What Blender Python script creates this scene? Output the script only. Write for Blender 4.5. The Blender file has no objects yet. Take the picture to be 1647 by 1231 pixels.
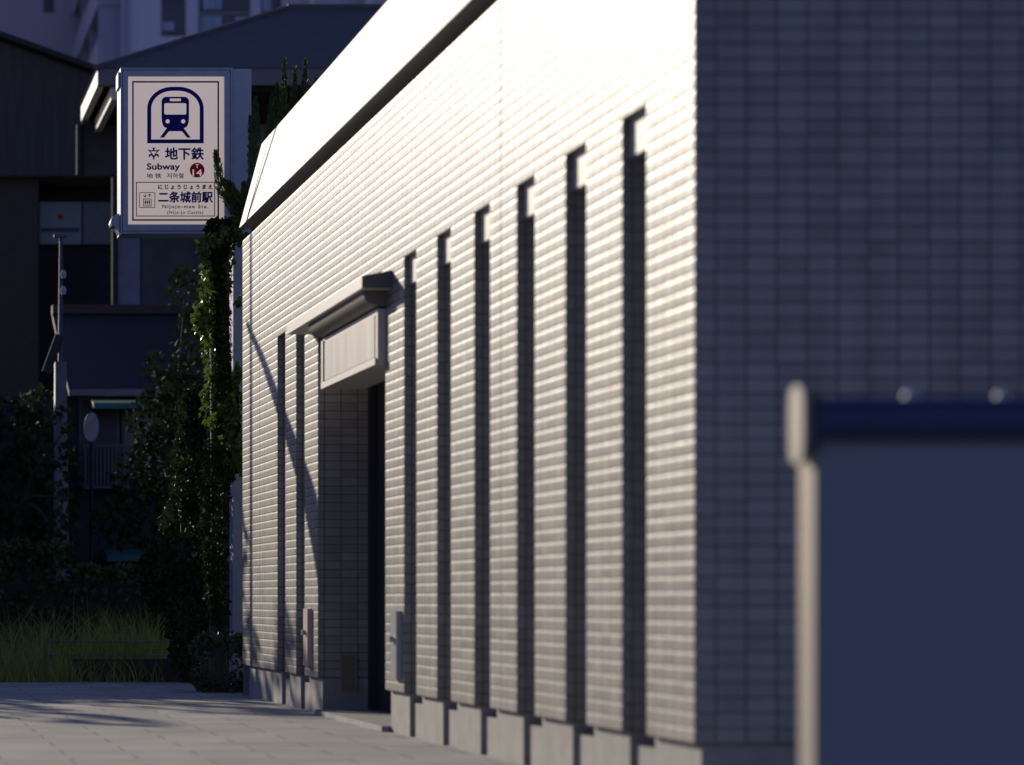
import bpy, math, random
from mathutils import Vector, noise
R = math.radians
random.seed(7)
scn = bpy.context.scene
col = scn.collection

# ---------------------------------------------------------------- camera
F = 3888.75            # focal length in photo pixels (85 mm on a 36 mm wide frame of 1647 px)
VX, VY = -220.0, 962.0  # where the photo's vanishing point of the long wall falls
CAMZ = 0.70
cd = bpy.data.cameras.new('camera'); cam = bpy.data.objects.new('camera', cd); col.objects.link(cam)
cam.location = (0, 0, CAMZ); cam.rotation_euler = (R(90), 0, 0)
cd.sensor_width = 36; cd.lens = 85; cd.sensor_fit = 'HORIZONTAL'
cd.shift_x = (823.5 - VX) / 1647; cd.shift_y = (VY - 615.5) / 1647
cd.clip_end = 3000; cd.clip_start = 0.05
cd.dof.use_dof = True; cd.dof.focus_distance = 18.6; cd.dof.aperture_fstop = 2.0
scn.camera = cam

# ---------------------------------------------------------------- light
EL, AZ = R(18.5), R(-27)          # sun low, ahead and to the left
L = Vector((math.cos(EL) * math.sin(AZ), math.cos(EL) * math.cos(AZ), math.sin(EL)))
w = bpy.data.worlds.new('World'); scn.world = w; w.use_nodes = True
nt = w.node_tree; bg = nt.nodes['Background']
sky = nt.nodes.new('ShaderNodeTexSky'); sky.sky_type = 'NISHITA'; sky.sun_disc = False
sky.dust_density = .4; sky.ozone_density = 4.5; sky.sun_elevation = EL; sky.sun_rotation = AZ
wb = nt.nodes.new('ShaderNodeMix'); wb.data_type = 'RGBA'; wb.blend_type = 'MULTIPLY'; wb.inputs[0].default_value = 1
wb.inputs[7].default_value = (1.18, .98, 1.32, 1)      # the camera's white balance leans violet in open shade
nt.links.new(sky.outputs[0], wb.inputs[6]); nt.links.new(wb.outputs[2], bg.inputs[0]); bg.inputs[1].default_value = 0.07
sd = bpy.data.lights.new('sun', 'SUN'); sun = bpy.data.objects.new('sun', sd); col.objects.link(sun)
sd.energy = 4.5; sd.angle = R(0.5); sd.color = (1.0, 0.89, 0.70)
sun.rotation_euler = L.to_track_quat('Z', 'Y').to_euler(); sun.location = (-12, 20, 12)
vs = scn.view_settings; vs.view_transform = 'Standard'; vs.look = 'None'; vs.gamma = 1; vs.use_curve_mapping = False
vs.exposure = 0.0

def P(x, y, D):
    """photo pixel at distance D -> real place"""
    return Vector(((x - VX) * D / F, D, CAMZ + (VY - y) * D / F))

# ---------------------------------------------------------------- materials
def mat(name, c, rough=.6, metal=0, spec=.5, var=.12, scale=6, bump=0, emit=None, es=0, stretch=(1, 1, 1)):
    m = bpy.data.materials.new(name); m.use_nodes = True
    t = m.node_tree; b = t.nodes['Principled BSDF']
    b.inputs['Roughness'].default_value = rough; b.inputs['Metallic'].default_value = metal
    b.inputs['Specular IOR Level'].default_value = spec
    tc = t.nodes.new('ShaderNodeTexCoord'); mp = t.nodes.new('ShaderNodeMapping'); mp.inputs['Scale'].default_value = stretch
    n = t.nodes.new('ShaderNodeTexNoise'); n.inputs['Scale'].default_value = scale; n.inputs['Detail'].default_value = 5
    t.links.new(tc.outputs['Object'], mp.inputs[0]); t.links.new(mp.outputs[0], n.inputs['Vector'])
    r = t.nodes.new('ShaderNodeValToRGB'); r.color_ramp.elements[0].position = .3; r.color_ramp.elements[1].position = .7
    r.color_ramp.elements[0].color = [v * (1 - var) for v in c] + [1]
    r.color_ramp.elements[1].color = [min(1, v * (1 + var)) for v in c] + [1]
    t.links.new(n.outputs['Fac'], r.inputs[0]); t.links.new(r.outputs[0], b.inputs['Base Color'])
    if bump:
        bp = t.nodes.new('ShaderNodeBump'); bp.inputs['Strength'].default_value = bump; bp.inputs['Distance'].default_value = .01
        t.links.new(n.outputs['Fac'], bp.inputs['Height']); t.links.new(bp.outputs[0], b.inputs['Normal'])
    if emit:
        b.inputs['Emission Color'].default_value = (*emit, 1); b.inputs['Emission Strength'].default_value = es
    return m

def leafmat(name, c, c2, trans=.35, rough=.35, spec=.4):
    m = bpy.data.materials.new(name); m.use_nodes = True
    t = m.node_tree; b = t.nodes['Principled BSDF']; out = t.nodes['Material Output']
    g = t.nodes.new('ShaderNodeNewGeometry')
    r = t.nodes.new('ShaderNodeValToRGB'); r.color_ramp.elements[0].color = (*c, 1); r.color_ramp.elements[1].color = (*c2, 1)
    t.links.new(g.outputs['Random Per Island'], r.inputs[0]); t.links.new(r.outputs[0], b.inputs['Base Color'])
    b.inputs['Roughness'].default_value = rough; b.inputs['Specular IOR Level'].default_value = spec
    tr = t.nodes.new('ShaderNodeBsdfTranslucent'); t.links.new(r.outputs[0], tr.inputs[0])
    mx = t.nodes.new('ShaderNodeMixShader'); mx.inputs[0].default_value = trans
    t.links.new(b.outputs[0], mx.inputs[1]); t.links.new(tr.outputs[0], mx.inputs[2]); t.links.new(mx.outputs[0], out.inputs[0])
    return m

def tilemat(name, flat):
    """100 x 50 mm glazed tile in stack bond; uv are metres. flat=True also bumps the courses (relief walls have them as geometry)."""
    m = bpy.data.materials.new(name); m.use_nodes = True
    t = m.node_tree; N = t.nodes.new; LK = t.links.new; b = t.nodes['Principled BSDF']
    def M(op, a, bb=None, c=None):
        n = N('ShaderNodeMath'); n.operation = op
        for i, v in enumerate((a, bb, c)):
            if v is None: continue
            if isinstance(v, (int, float)): n.inputs[i].default_value = v
            else: LK(v, n.inputs[i])
        return n.outputs[0]
    uv = N('ShaderNodeUVMap'); uv.uv_map = 'UVMap'
    sp = N('ShaderNodeSeparateXYZ'); LK(uv.outputs[0], sp.inputs[0])
    u, v = sp.outputs[0], sp.outputs[1]
    us, vs_ = M('MULTIPLY', u, 10.0), M('MULTIPLY', v, 20.0)
    fu, fv = M('FRACT', us), M('FRACT', vs_)
    iu, iv = M('FLOOR', us), M('FLOOR', vs_)
    cb = N('ShaderNodeCombineXYZ'); LK(iu, cb.inputs[0]); LK(iv, cb.inputs[1])
    wn = N('ShaderNodeTexWhiteNoise'); wn.noise_dimensions = '2D'; LK(cb.outputs[0], wn.inputs['Vector'])
    rs = N('ShaderNodeSeparateColor'); LK(wn.outputs['Color'], rs.inputs[0])
    r1, r2, r3 = rs.outputs[0], rs.outputs[1], rs.outputs[2]
    du = M('MULTIPLY', M('SUBTRACT', .5, M('ABSOLUTE', M('SUBTRACT', fu, .5))), .1)     # metres to the nearest vertical joint centre
    def smooth(x, a, bb):
        n = N('ShaderNodeMapRange'); n.interpolation_type = 'SMOOTHSTEP'; LK(x, n.inputs[0])
        n.inputs[1].default_value = a; n.inputs[2].default_value = bb; return n.outputs[0]
    mu = smooth(du, .0018, .0032)
    hu = smooth(du, .0012, .0042)
    # expansion joints
    ex = M('MINIMUM', M('ABSOLUTE', M('SUBTRACT', u, 2.42)), M('ABSOLUTE', M('SUBTRACT', u, 8.71)))
    me = smooth(ex, .004, .008)
    mv = smooth(fv, .066, .085)
    mask = M('MULTIPLY', M('MULTIPLY', mu, mv), me)
    h = M('MULTIPLY', M('MULTIPLY', hu, me), .0016)
    if flat:
        hv = M('MULTIPLY', smooth(fv, .06, .2), M('SUBTRACT', 1.0, smooth(fv, .8, 1.0)))
        h = M('MULTIPLY', h, hv)
    tilt = M('MULTIPLY', M('MULTIPLY', M('SUBTRACT', r1, .5), M('SUBTRACT', fu, .5)), .0030)
    tilt2 = M('MULTIPLY', M('MULTIPLY', M('SUBTRACT', r2, .5), M('SUBTRACT', fv, .5)), .0012)
    nz = N('ShaderNodeTexNoise'); nz.inputs['Scale'].default_value = 28; nz.inputs['Detail'].default_value = 3
    LK(uv.outputs[0], nz.inputs['Vector'])
    h = M('ADD', M('ADD', h, M('ADD', tilt, tilt2)), M('MULTIPLY', nz.outputs['Fac'], .0009))
    bp = N('ShaderNodeBump'); bp.inputs['Strength'].default_value = 1; bp.inputs['Distance'].default_value = 1
    LK(h, bp.inputs['Height']); LK(bp.outputs[0], b.inputs['Normal'])
    # colour: tile body with per-tile shade, rain streaks, brown mortar
    st = N('ShaderNodeTexNoise'); st.inputs['Scale'].default_value = 1; st.inputs['Detail'].default_value = 6
    mp = N('ShaderNodeMapping'); mp.inputs['Scale'].default_value = (11, .6, 1); LK(uv.outputs[0], mp.inputs[0]); LK(mp.outputs[0], st.inputs['Vector'])
    sh = M('ADD', M('MULTIPLY', r3, .26), M('ADD', .75, M('MULTIPLY', M('SUBTRACT', st.outputs['Fac'], .5), .5)))
    tc = N('ShaderNodeVectorMath'); tc.operation = 'SCALE'; tc.inputs[0].default_value = TILE; LK(sh, tc.inputs['Scale'])
    mx = N('ShaderNodeMix'); mx.data_type = 'RGBA'; LK(mask, mx.inputs[0]); mx.inputs[6].default_value = (.078, .063, .070, 1); LK(tc.outputs[0], mx.inputs[7])
    LK(mx.outputs[2], b.inputs['Base Color'])
    rg = M('ADD', M('MULTIPLY', M('SUBTRACT', r2, .5), .06), M('SUBTRACT', .9, M('MULTIPLY', mask, .9 - TROUGH)))
    LK(rg, b.inputs['Roughness'])
    b.inputs['Specular IOR Level'].default_value = .6
    return m

TILE = (.265, .25, .232); TROUGH = .42
MT = {}
MT['tile_relief'] = tilemat('tile_relief', False)
MT['tile_flat'] = tilemat('tile_flat', True)
MT['white_metal'] = mat('white_painted_metal', (.56, .54, .505), .6, spec=.3, var=.05, scale=1.2, stretch=(1, 1, .5))
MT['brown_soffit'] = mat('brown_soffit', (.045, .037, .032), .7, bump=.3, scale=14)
MT['end_shade_grey'] = mat('end_shade_grey', (.10, .095, .10), .5)
MT['tan_housing'] = mat('tan_housing', (.15, .135, .12), .5, var=.15, scale=3, stretch=(1, .2, 4))
MT['bounce_jamb'] = mat('bounce_tint_jamb', (.11, .14, .24), .5)
MT['concrete'] = mat('concrete_plinth', (.27, .26, .25), .85, bump=.4, scale=9)
MT['dark_frame'] = mat('dark_frame', (.02, .02, .022), .5)
MT['dark_glass'] = mat('dark_glass', (.012, .014, .018), .08, spec=.6, var=.02)
MT['cream_metal'] = mat('cream_metal', (.62, .58, .52), .45, var=.06, scale=12, stretch=(1, 3, .4))
MT['grey_metal'] = mat('grey_metal', (.34, .35, .37), .35, metal=.3, var=.08)
MT['bolt'] = mat('bright_bolt', (.75, .72, .68), .3, metal=.4, var=0)
MT['tan_metal'] = mat('tan_metal', (.16, .125, .085), .5)
MT['pink_metal'] = mat('pink_metal', (.52, .40, .35), .4)
MT['blue_frame'] = mat('blue_grey_paint', (.235, .29, .40), .45, var=.08, scale=10)
MT['navy_line'] = mat('navy_line', (.012, .016, .06), .5, var=0)
MT['panel'] = mat('acrylic_panel', (.62, .57, .56), .35, var=.03, scale=3, emit=(1.0, .79, .66), es=.32)
MT['navy'] = mat('navy_ink', (.008, .012, .155), .7, spec=.12, var=0)
MT['plum'] = mat('dark_plum_ink', (.03, .014, .075), .7, spec=.12, var=0)
MT['red'] = mat('red_ink', (.42, .010, .018), .7, spec=.15, var=0)
MT['badge_white'] = mat('badge_white', (.62, .57, .56), .5, var=0, emit=(1.0, .79, .66), es=.32)
MT['rail_blue'] = mat('rail_blue_paint', (.009, .022, .10), .5)
MT['screen_blue'] = mat('screen_blue_grey', (.205, .215, .265), .5, var=.14, scale=1.2)
MT['post_cream'] = mat('post_cream', (.33, .285, .235), .5, var=.05)
MT['siding'] = mat('dark_siding', (.068, .062, .07), .7, stretch=(5, 1, .15), scale=4, var=.25)
MT['brown_wall'] = mat('brown_wall', (.055, .042, .042), .8)
MT['black_wall'] = mat('black_void', (.018, .016, .018), .9)
MT['window_pale'] = mat('pale_window', (.16, .20, .235), .3, var=.1, scale=1.5)
MT['roof'] = mat('slate_roof', (.10, .095, .095), .75, stretch=(.4, 1, 6), scale=5, var=.15)
MT['roof_dark'] = mat('dark_roof', (.020, .019, .022), .7, stretch=(6, 1, 1), var=.2)
MT['roof_red'] = mat('rust_ridge', (.06, .03, .035), .8)
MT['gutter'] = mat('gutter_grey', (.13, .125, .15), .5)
MT['gutter_lit'] = mat('gutter_sunlit', (.62, .60, .54), .5)  # paler copy of the gutter grey, with the sunlight put into its colour
MT['house_wall'] = mat('blue_grey_render', (.095, .10, .12), .85)
MT['house_dark'] = mat('dark_render', (.062, .062, .076), .85)
MT['low_wall'] = mat('deep_grey_render', (.026, .028, .036), .9)  # one even, very dark grey
MT['pilaster'] = mat('pale_pilaster', (.16, .175, .25), .8)
MT['curtain'] = mat('pale_curtain', (.26, .28, .35), .8, stretch=(8, 1, .2), var=.25)
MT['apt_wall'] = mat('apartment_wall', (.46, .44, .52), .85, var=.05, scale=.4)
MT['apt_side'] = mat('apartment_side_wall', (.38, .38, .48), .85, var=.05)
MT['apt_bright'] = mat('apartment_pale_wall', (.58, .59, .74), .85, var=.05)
MT['apt_window'] = mat('apartment_window', (.055, .05, .06), .25, var=.3, scale=.8)
MT['apt_curtain'] = mat('apartment_curtain', (.30, .36, .50), .6, var=.3, scale=1.5, stretch=(4, 1, .3))
MT['teal'] = mat('teal_awning', (.02, .13, .13), .6)
MT['pole_pale'] = mat('pole_pale', (.13, .13, .15), .6, var=.3, scale=4)
MT['pole_dark'] = mat('pole_dark', (.06, .065, .10), .6)
MT['mirror'] = mat('mirror_disc', (.24, .26, .30), .25, var=.3, scale=8)
MT['bark'] = mat('bark', (.06, .045, .035), .9, bump=.6, scale=20)
MT['soil'] = mat('soil', (.05, .042, .034), .95, bump=.5, scale=8)
MT['brown_edge'] = mat('brown_edging', (.07, .042, .034), .8)
MT['leaf_ivy_lit'] = leafmat('ivy_leaf_sunlit', (.045, .085, .012), (.115, .175, .022), .4, .33)  # sunlight on the tendrils is put into this brighter ivy green
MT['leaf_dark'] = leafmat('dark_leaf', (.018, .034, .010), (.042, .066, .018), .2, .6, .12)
MT['leaf_tree'] = leafmat('tree_leaf', (.020, .034, .014), (.048, .066, .026), .12, .75, .05)
MT['leaf_juniper'] = leafmat('juniper_needle', (.030, .058, .020), (.075, .115, .030), .3, .5)
MT['leaf_hedge'] = leafmat('hedge_leaf', (.022, .045, .006), (.05, .085, .012), .2, .5)
MT['leaf_box'] = leafmat('clipped_leaf', (.030, .055, .014), (.065, .11, .03), .2, .3)
MT['grass'] = leafmat('grass_blade', (.13, .18, .03), (.34, .40, .09), .4, .5)

# ---------------------------------------------------------------- mesh helpers
class MB:
    def __init__(s): s.v = []; s.f = []; s.uv = []; s.sm = []
    def quad(s, pts, uvs=None, smooth=False):
        i = len(s.v); s.v += [tuple(p) for p in pts]; s.f.append(tuple(range(i, i + len(pts))))
        s.uv.append(uvs or [(0, 0)] * len(pts)); s.sm.append(smooth)
    def box(s, x0, x1, y0, y1, z0, z1):
        a = [(x0, y0, z0), (x1, y0, z0), (x1, y1, z0), (x0, y1, z0), (x0, y0, z1), (x1, y0, z1), (x1, y1, z1), (x0, y1, z1)]
        for f in ((0, 3, 2, 1), (4, 5, 6, 7), (0, 1, 5, 4), (1, 2, 6, 5), (2, 3, 7, 6), (3, 0, 4, 7)): s.quad([a[k] for k in f])
        return s
    def prism(s, poly, off):
        """closed polygon (list of Vector) extruded by vector off"""
        n = len(poly); q = [Vector(p) for p in poly]; o = Vector(off); t = [p + o for p in q]
        s.quad(q[::-1]); s.quad(t)
        for k in range(n): s.quad([q[k], q[(k + 1) % n], t[(k + 1) % n], t[k]])
        return s
    def tube(s, pts, rad, n=8, cap=True):
        pts = [Vector(p) for p in pts]; rad = rad if isinstance(rad, (list, tuple)) else [rad] * len(pts)
        base = len(s.v)
        for k, p in enumerate(pts):
            d = (pts[min(k + 1, len(pts) - 1)] - pts[max(k - 1, 0)]).normalized()
            a = d.cross(Vector((0, 0, 1)) if abs(d.z) < .95 else Vector((1, 0, 0))).normalized(); b = d.cross(a)
            for j in range(n):
                th = 2 * math.pi * j / n; s.v.append(tuple(p + (a * math.cos(th) + b * math.sin(th)) * rad[k]))
        for k in range(len(pts) - 1):
            for j in range(n):
                s.f.append((base + k * n + j, base + k * n + (j + 1) % n, base + (k + 1) * n + (j + 1) % n, base + (k + 1) * n + j)); s.uv.append([(0, 0)] * 4); s.sm.append(True)
        if cap:
            for k in (0, len(pts) - 1):
                s.f.append(tuple(base + k * n + j for j in range(n))); s.uv.append([(0, 0)] * n); s.sm.append(False)
        return s
    def build(s, name, m, parent=None, loc=None, bevel=0):
        me = bpy.data.meshes.new(name); me.from_pydata(s.v, [], s.f)
        me.uv_layers.new(name='UVMap'); d = me.uv_layers[0].data; k = 0
        flat = []
        for u in s.uv:
            for c in u: flat += [c[0], c[1]]
        d.foreach_set('uv', flat); me.polygons.foreach_set('use_smooth', s.sm)
        me.materials.append(m); me.update()
        o = bpy.data.objects.new(name, me); col.objects.link(o)
        if parent:
            base = parent
            off = Vector((0, 0, 0))
            while base: off += base.location; base = base.parent
            o.parent = parent; o.location = -off      # vertices are written in world metres
        if bevel:
            bm = o.modifiers.new('bevel', 'BEVEL'); bm.width = bevel; bm.segments = 2; bm.limit_method = 'ANGLE'
        return o

def tag(o, label, cat, group=None):
    o['label'] = label; o['category'] = cat
    if group: o['group'] = group
    return o
def thing(name, label, cat, loc, group=None):
    o = bpy.data.objects.new(name, None); col.objects.link(o); o.location = loc; o.empty_display_size = .2
    return tag(o, label, cat, group)
def structure(o): o['kind'] = 'structure'; return o
def pxbox(x0, y0, x1, y1, D, depth):
    a = P(x0, y1, D); b = P(x1, y0, D); return (a.x, b.x, D, D + depth, a.z, b.z)

# ---------------------------------------------------------------- ground
g = MB(); n_ = 40
g.quad([(-300, -60, -.03), (300, -60, -.03), (300, 700, -.03), (-300, 700, -.03)])
structure(g.build('ground', MT['soil']))
def pavemat():
    m = mat('pavement_slabs', (.34, .33, .315), .8, var=.22, scale=1.7, bump=.15)
    t = m.node_tree; b = t.nodes['Principled BSDF']
    src = b.inputs['Base Color'].links[0].from_socket
    br = t.nodes.new('ShaderNodeTexBrick'); br.offset = .5; br.inputs['Scale'].default_value = 1
    br.inputs['Brick Width'].default_value = .6; br.inputs['Row Height'].default_value = .3; br.inputs['Mortar Size'].default_value = .006
    br.inputs['Color2'].default_value = (.84, .84, .84, 1); br.inputs['Color1'].default_value = (1, 1, 1, 1); br.inputs['Mortar'].default_value = (.3, .3, .3, 1)
    tc = t.nodes.new('ShaderNodeTexCoord'); t.links.new(tc.outputs['Object'], br.inputs['Vector'])
    mx = t.nodes.new('ShaderNodeMix'); mx.data_type = 'RGBA'; mx.blend_type = 'MULTIPLY'; mx.inputs[0].default_value = 1
    t.links.new(src, mx.inputs[6]); t.links.new(br.outputs['Color'], mx.inputs[7]); t.links.new(mx.outputs[2], b.inputs['Base Color'])
    return m
g = MB(); g.box(.25, 14, 8.6, 20.2, -.12, 0); g.box(2.2, 14, 2.0, 8.6, -.12, -.004)
structure(g.build('pavement', pavemat()))
g = MB(); g.box(.10, .249, 8.45, 20.2, -.12, .004); g.box(.25, 2.0, 8.45, 8.599, -.12, .004)
structure(g.build('kerb', MT['concrete'], bevel=.012))
g = MB(); g.quad([(-9, -40, -.02), (40, -40, -.02), (40, 20.2, -.02), (-9, 20.2, -.02)])
structure(g.build('road', mat('asphalt', (.05, .05, .052), .85, scale=60, var=.3, bump=.4)))

# ---------------------------------------------------------------- the subway entrance building
WX = 2.73; Y0 = 7.94; Y1 = 17.40; ZB = .22; ZH = 2.42; ZT = 3.27     # wall plane, near corner, far corner, tile base, slot head, tile top
bld = thing('subway_entrance', 'long low tiled station entrance building with narrow window slots and sloping white parapet', 'building', (WX, Y0, 0))
PROF = [(3.0, -1.9), (3.9, -.5), (5.2, -.06), (8, 0), (30, 0), (37, -.12), (41, -.42), (44.2, -.88), (46.8, -1.4), (48.7, -1.75), (50, -2.0)]
def zprof(z0, z1):
    k = 0
    while ZB + k * .05 < z1 - 1e-6:
        zz = ZB + k * .05
        if zz >= z0 - 1e-6: yield k, zz
        k += 1
def relief_long(mb, ya, yb, z0, z1):
    for k, zz in zprof(z0, z1):
        mb.quad([(WX + .0020, yb, zz), (WX + .0020, ya, zz), (WX + .0020, ya, zz + .003), (WX + .0020, yb, zz + .003)],
                [(yb - Y0, zz - ZB), (ya - Y0, zz - ZB), (ya - Y0, zz + .003 - ZB), (yb - Y0, zz + .003 - ZB)])
        for (a, pa), (b, pb) in zip(PROF, PROF[1:]):
            za, zb = zz + a / 1000, zz + b / 1000 - (.0002 if b == 50 else 0)
            xa, xb = WX - pa / 1000, WX - pb / 1000
            mb.quad([(xa, yb, za), (xa, ya, za), (xb, ya, zb), (xb, yb, zb)], [(yb - Y0, za - ZB), (ya - Y0, za - ZB), (ya - Y0, zb - ZB), (yb - Y0, zb - ZB)], True)
def relief_front(mb, xa, xb, z0, z1):
    for k, zz in zprof(z0, z1):
        mb.quad([(xa, Y0 + .0020, zz), (xb, Y0 + .0020, zz), (xb, Y0 + .0020, zz + .003), (xa, Y0 + .0020, zz + .003)],
                [(xa + 50.0, zz - ZB), (xb + 50.0, zz - ZB), (xb + 50.0, zz + .003 - ZB), (xa + 50.0, zz + .003 - ZB)])
        for (a, pa), (b, pb) in zip(PROF, PROF[1:]):
            za, zb = zz + a / 1000, zz + b / 1000 - (.0002 if b == 50 else 0)
            ya, yb = Y0 - pa / 1000, Y0 - pb / 1000
            mb.quad([(xa, ya, za), (xb, ya, za), (xb, yb, zb), (xa, yb, zb)], [(xa + 50.0, za - ZB), (xb + 50.0, za - ZB), (xb + 50.0, zb - ZB), (xa + 50.0, zb - ZB)], True)
def reveal(mb, y, depth, z0, z1, facing):
    """return face of an opening, at Y = y, outer edge following the tile profile"""
    for k, zz in zprof(z0, z1):
        pr = [(0, -2.0)] + PROF
        for (a, pa), (b, pb) in zip(pr, pr[1:]):
            za, zb = zz + a / 1000, zz + b / 1000; xa, xb = WX - pa / 1000, WX - pb / 1000
            q = [(xa, y, za), (WX + depth, y, za), (WX + depth, y, zb), (xb, y, zb)]
            uvq = [(20.06 + xa - WX, za - ZB), (20.06 + depth, za - ZB), (20.06 + depth, zb - ZB), (20.06 + xb - WX, zb - ZB)]
            if facing > 0: q.reverse(); uvq.reverse()
            mb.quad(q, uvq)
slots = [(8.702 + .701 * k - .276, 8.702 + .701 * k) for k in range(6)] + [(14.955, 15.25), (15.635, 15.935)]
DOOR = (12.64, 14.52); ZD = 2.25
tw = MB()
relief_long(tw, Y0, Y1, ZH, ZT)
op = sorted(slots + [DOOR])
ya = Y0
for o in op: relief_long(tw, ya, o[0], ZB, ZH); ya = o[1]
relief_long(tw, ya, Y1, ZB, ZH)
relief_long(tw, DOOR[0], DOOR[1], ZD, ZH)
tw.build('tiled_side_wall', MT['tile_relief'], bld)
rv = MB(); SD = .20
for a, b in slots:
    reveal(rv, b, SD, ZB, ZH, -1); reveal(rv, a, SD, ZB, ZH, 1)
    rv.quad([(WX, b, ZH), (WX + SD, b, ZH), (WX + SD, a, ZH), (WX, a, ZH)][::-1], [(20.06, 0.03), (20.2, .03), (20.2, .04), (20.06, .04)])
reveal(rv, DOOR[1], .345, ZB, ZD, -1); reveal(rv, DOOR[0], .345, ZB, ZD, 1)
rv.quad([(WX, DOOR[1], ZD), (WX + .345, DOOR[1], ZD), (WX + .345, DOOR[0], ZD), (WX, DOOR[0], ZD)][::-1])
rv.build('tiled_reveal', MT['tile_flat'], bld)
fw = MB(); relief_front(fw, WX + .001, 9.0, ZB, ZT)
fw.build('tiled_front_wall', MT['tile_relief'], bld)
bk = MB(); bk.box(WX + .4, 9.0, Y0 + .4, Y1 - .01, 0, ZT)
bk.quad([(WX + .004, Y1, 0), (WX + .004, Y1, ZT), (9, Y1, ZT), (9, Y1, 0)])
bk.build('rear_wall', MT['concrete'], bld)
pl = MB()
ya = Y0 + .02
for o in op: pl.box(WX + .03, WX + .38, ya + .001, o[0] - .001, 0, ZB - .002); ya = o[1]
pl.box(WX + .03, WX + .38, ya + .001, Y1 - .12, 0, ZB - .002)
pl.box(WX + .382, 9, Y0 + .03, Y0 + .38, 0, ZB - .002)
for a, b in slots: pl.box(WX + .05, WX + .38, a, b, 0, ZB - .05)
pl.box(WX - .02, WX + .5, DOOR[0], DOOR[1], 0, .03)
pl.build('plinth', MT['concrete'], bld)
# parapet: sloping white metal fascia over a brown shadow groove
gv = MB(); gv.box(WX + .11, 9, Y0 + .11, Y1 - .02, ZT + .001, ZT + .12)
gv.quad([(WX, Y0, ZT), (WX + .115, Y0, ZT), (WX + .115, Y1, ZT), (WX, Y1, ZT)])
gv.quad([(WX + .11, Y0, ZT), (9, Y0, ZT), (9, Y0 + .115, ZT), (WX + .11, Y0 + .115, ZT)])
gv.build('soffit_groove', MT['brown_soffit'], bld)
pa = MB()
x0, x1 = WX - .022, WX + .135; z0, z1 = ZT + .095, 3.965; yn0, yn1 = Y0 - .022, Y0 + .135; yf0, yf1 = Y1 + .015, Y1 - .02; XR = 9.0
b4 = [(x0, yn0, z0), (XR, yn0, z0), (XR, yf0, z0), (x0, yf0, z0)]; t4 = [(x1, yn1, z1), (XR, yn1, z1), (XR, yf1, z1), (x1, yf1, z1)]
pa.quad(b4[::-1]); pa.quad(t4)
pa.quad([b4[0], b4[1], t4[1], t4[0]]); pa.quad([b4[2], b4[3], t4[3], t4[2]]); pa.quad([b4[3], b4[0], t4[0], t4[3]])
par = pa.build('parapet', MT['white_metal'], bld)
sm_ = MB()      # standing seams between the fascia sheets
for ys in (Y1 - .36,):
    d = .006
    sm_.prism([Vector((x0 - .001, ys, z0)), Vector((x0 - .002, ys, z0 + .01)), Vector((x1 - .002, ys, z1 + .003)), Vector((x1 + .02, ys, z1 + .003))], (0, .03, 0))
sm_.build('seam', MT['white_metal'], par)
# slot windows: tiled head panel, added bounce jamb and dark pane
for a, b in slots:
    fr = MB()
    fr.box(WX + (.032 if a < 13 else .13), WX + .20, a, b, ZH - .135, ZH - .001)
    wo = fr.build('window', MT['cream_metal'], bld)
    jb = MB(); jb.box(WX + .045, WX + .184, a + .0006, a + .03, ZB, ZH - .136); jb.build('frame', MT['bounce_jamb'], wo)  # unseen jamb added to cut the warm bounce and turn it blue
    pn = MB(); pn.box(WX + .185, WX + .21, a + .002, b - .002, ZB, ZH - .152); pn.build('pane', MT['dark_glass'], wo)
# door
dr = MB()
dr.box(WX + .345, WX + .38, DOOR[0] - .1, DOOR[1] + .1, .03, ZD + .05)
do = dr.build('door', MT['black_wall'], bld)
fr = MB(); fr.box(WX + .30, WX + .344, DOOR[1] - .07, DOOR[1] - .002, .03, ZD); fr.box(WX + .30, WX + .344, DOOR[0] + .002, DOOR[0] + .07, .03, ZD); fr.box(WX + .30, WX + .344, DOOR[0] + .07, DOOR[1] - .07, ZD - .1, ZD - .002)
fr.box(WX + .05, WX + .299, DOOR[0] + .001, DOOR[0] + .03, .03, 1.9); fr.build('door_frame', MT['dark_frame'], do)  # last box: unseen dark jamb added to cut bounce in the doorway
# canopy with roller housing
cx = WX - .154; cz0, cz1 = 2.302, 2.362
cn = MB(); cn.prism([Vector((cx, 12.49, cz0)), Vector((WX + .004, 12.49, cz0)), Vector((WX + .004, 12.49, cz1 + .03)), Vector((cx, 12.49, cz1))], (0, 2.22, 0))
can = cn.build('canopy', MT['cream_metal'], bld, bevel=.004)
ec = MB(); ec.prism([Vector((cx - .001, 12.482, cz0 - .001)), Vector((WX + .004, 12.482, cz0 - .001)), Vector((WX + .004, 12.482, cz1 + .031)), Vector((cx - .001, 12.482, cz1 + .001))], (0, .0075, 0)); ec.build('end_shade', MT['end_shade_grey'], can)  # dark sheet painting in the shade on the canopy's near end
ho = MB(); pts = []
for k in range(9):
    th = math.pi / 2 * k / 8; pts.append(Vector((WX - .008 - .115 * math.cos(th) ** .7, 12.60, cz0 - .001 - .078 * math.sin(th) ** .7)))
pts += [Vector((WX + .003, 12.60, cz0 - .079)), Vector((WX + .003, 12.60, cz0 - .001))]
ho.prism(pts, (0, 1.56, 0))
ho.build('roller_housing', MT['tan_housing'], can)
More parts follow.
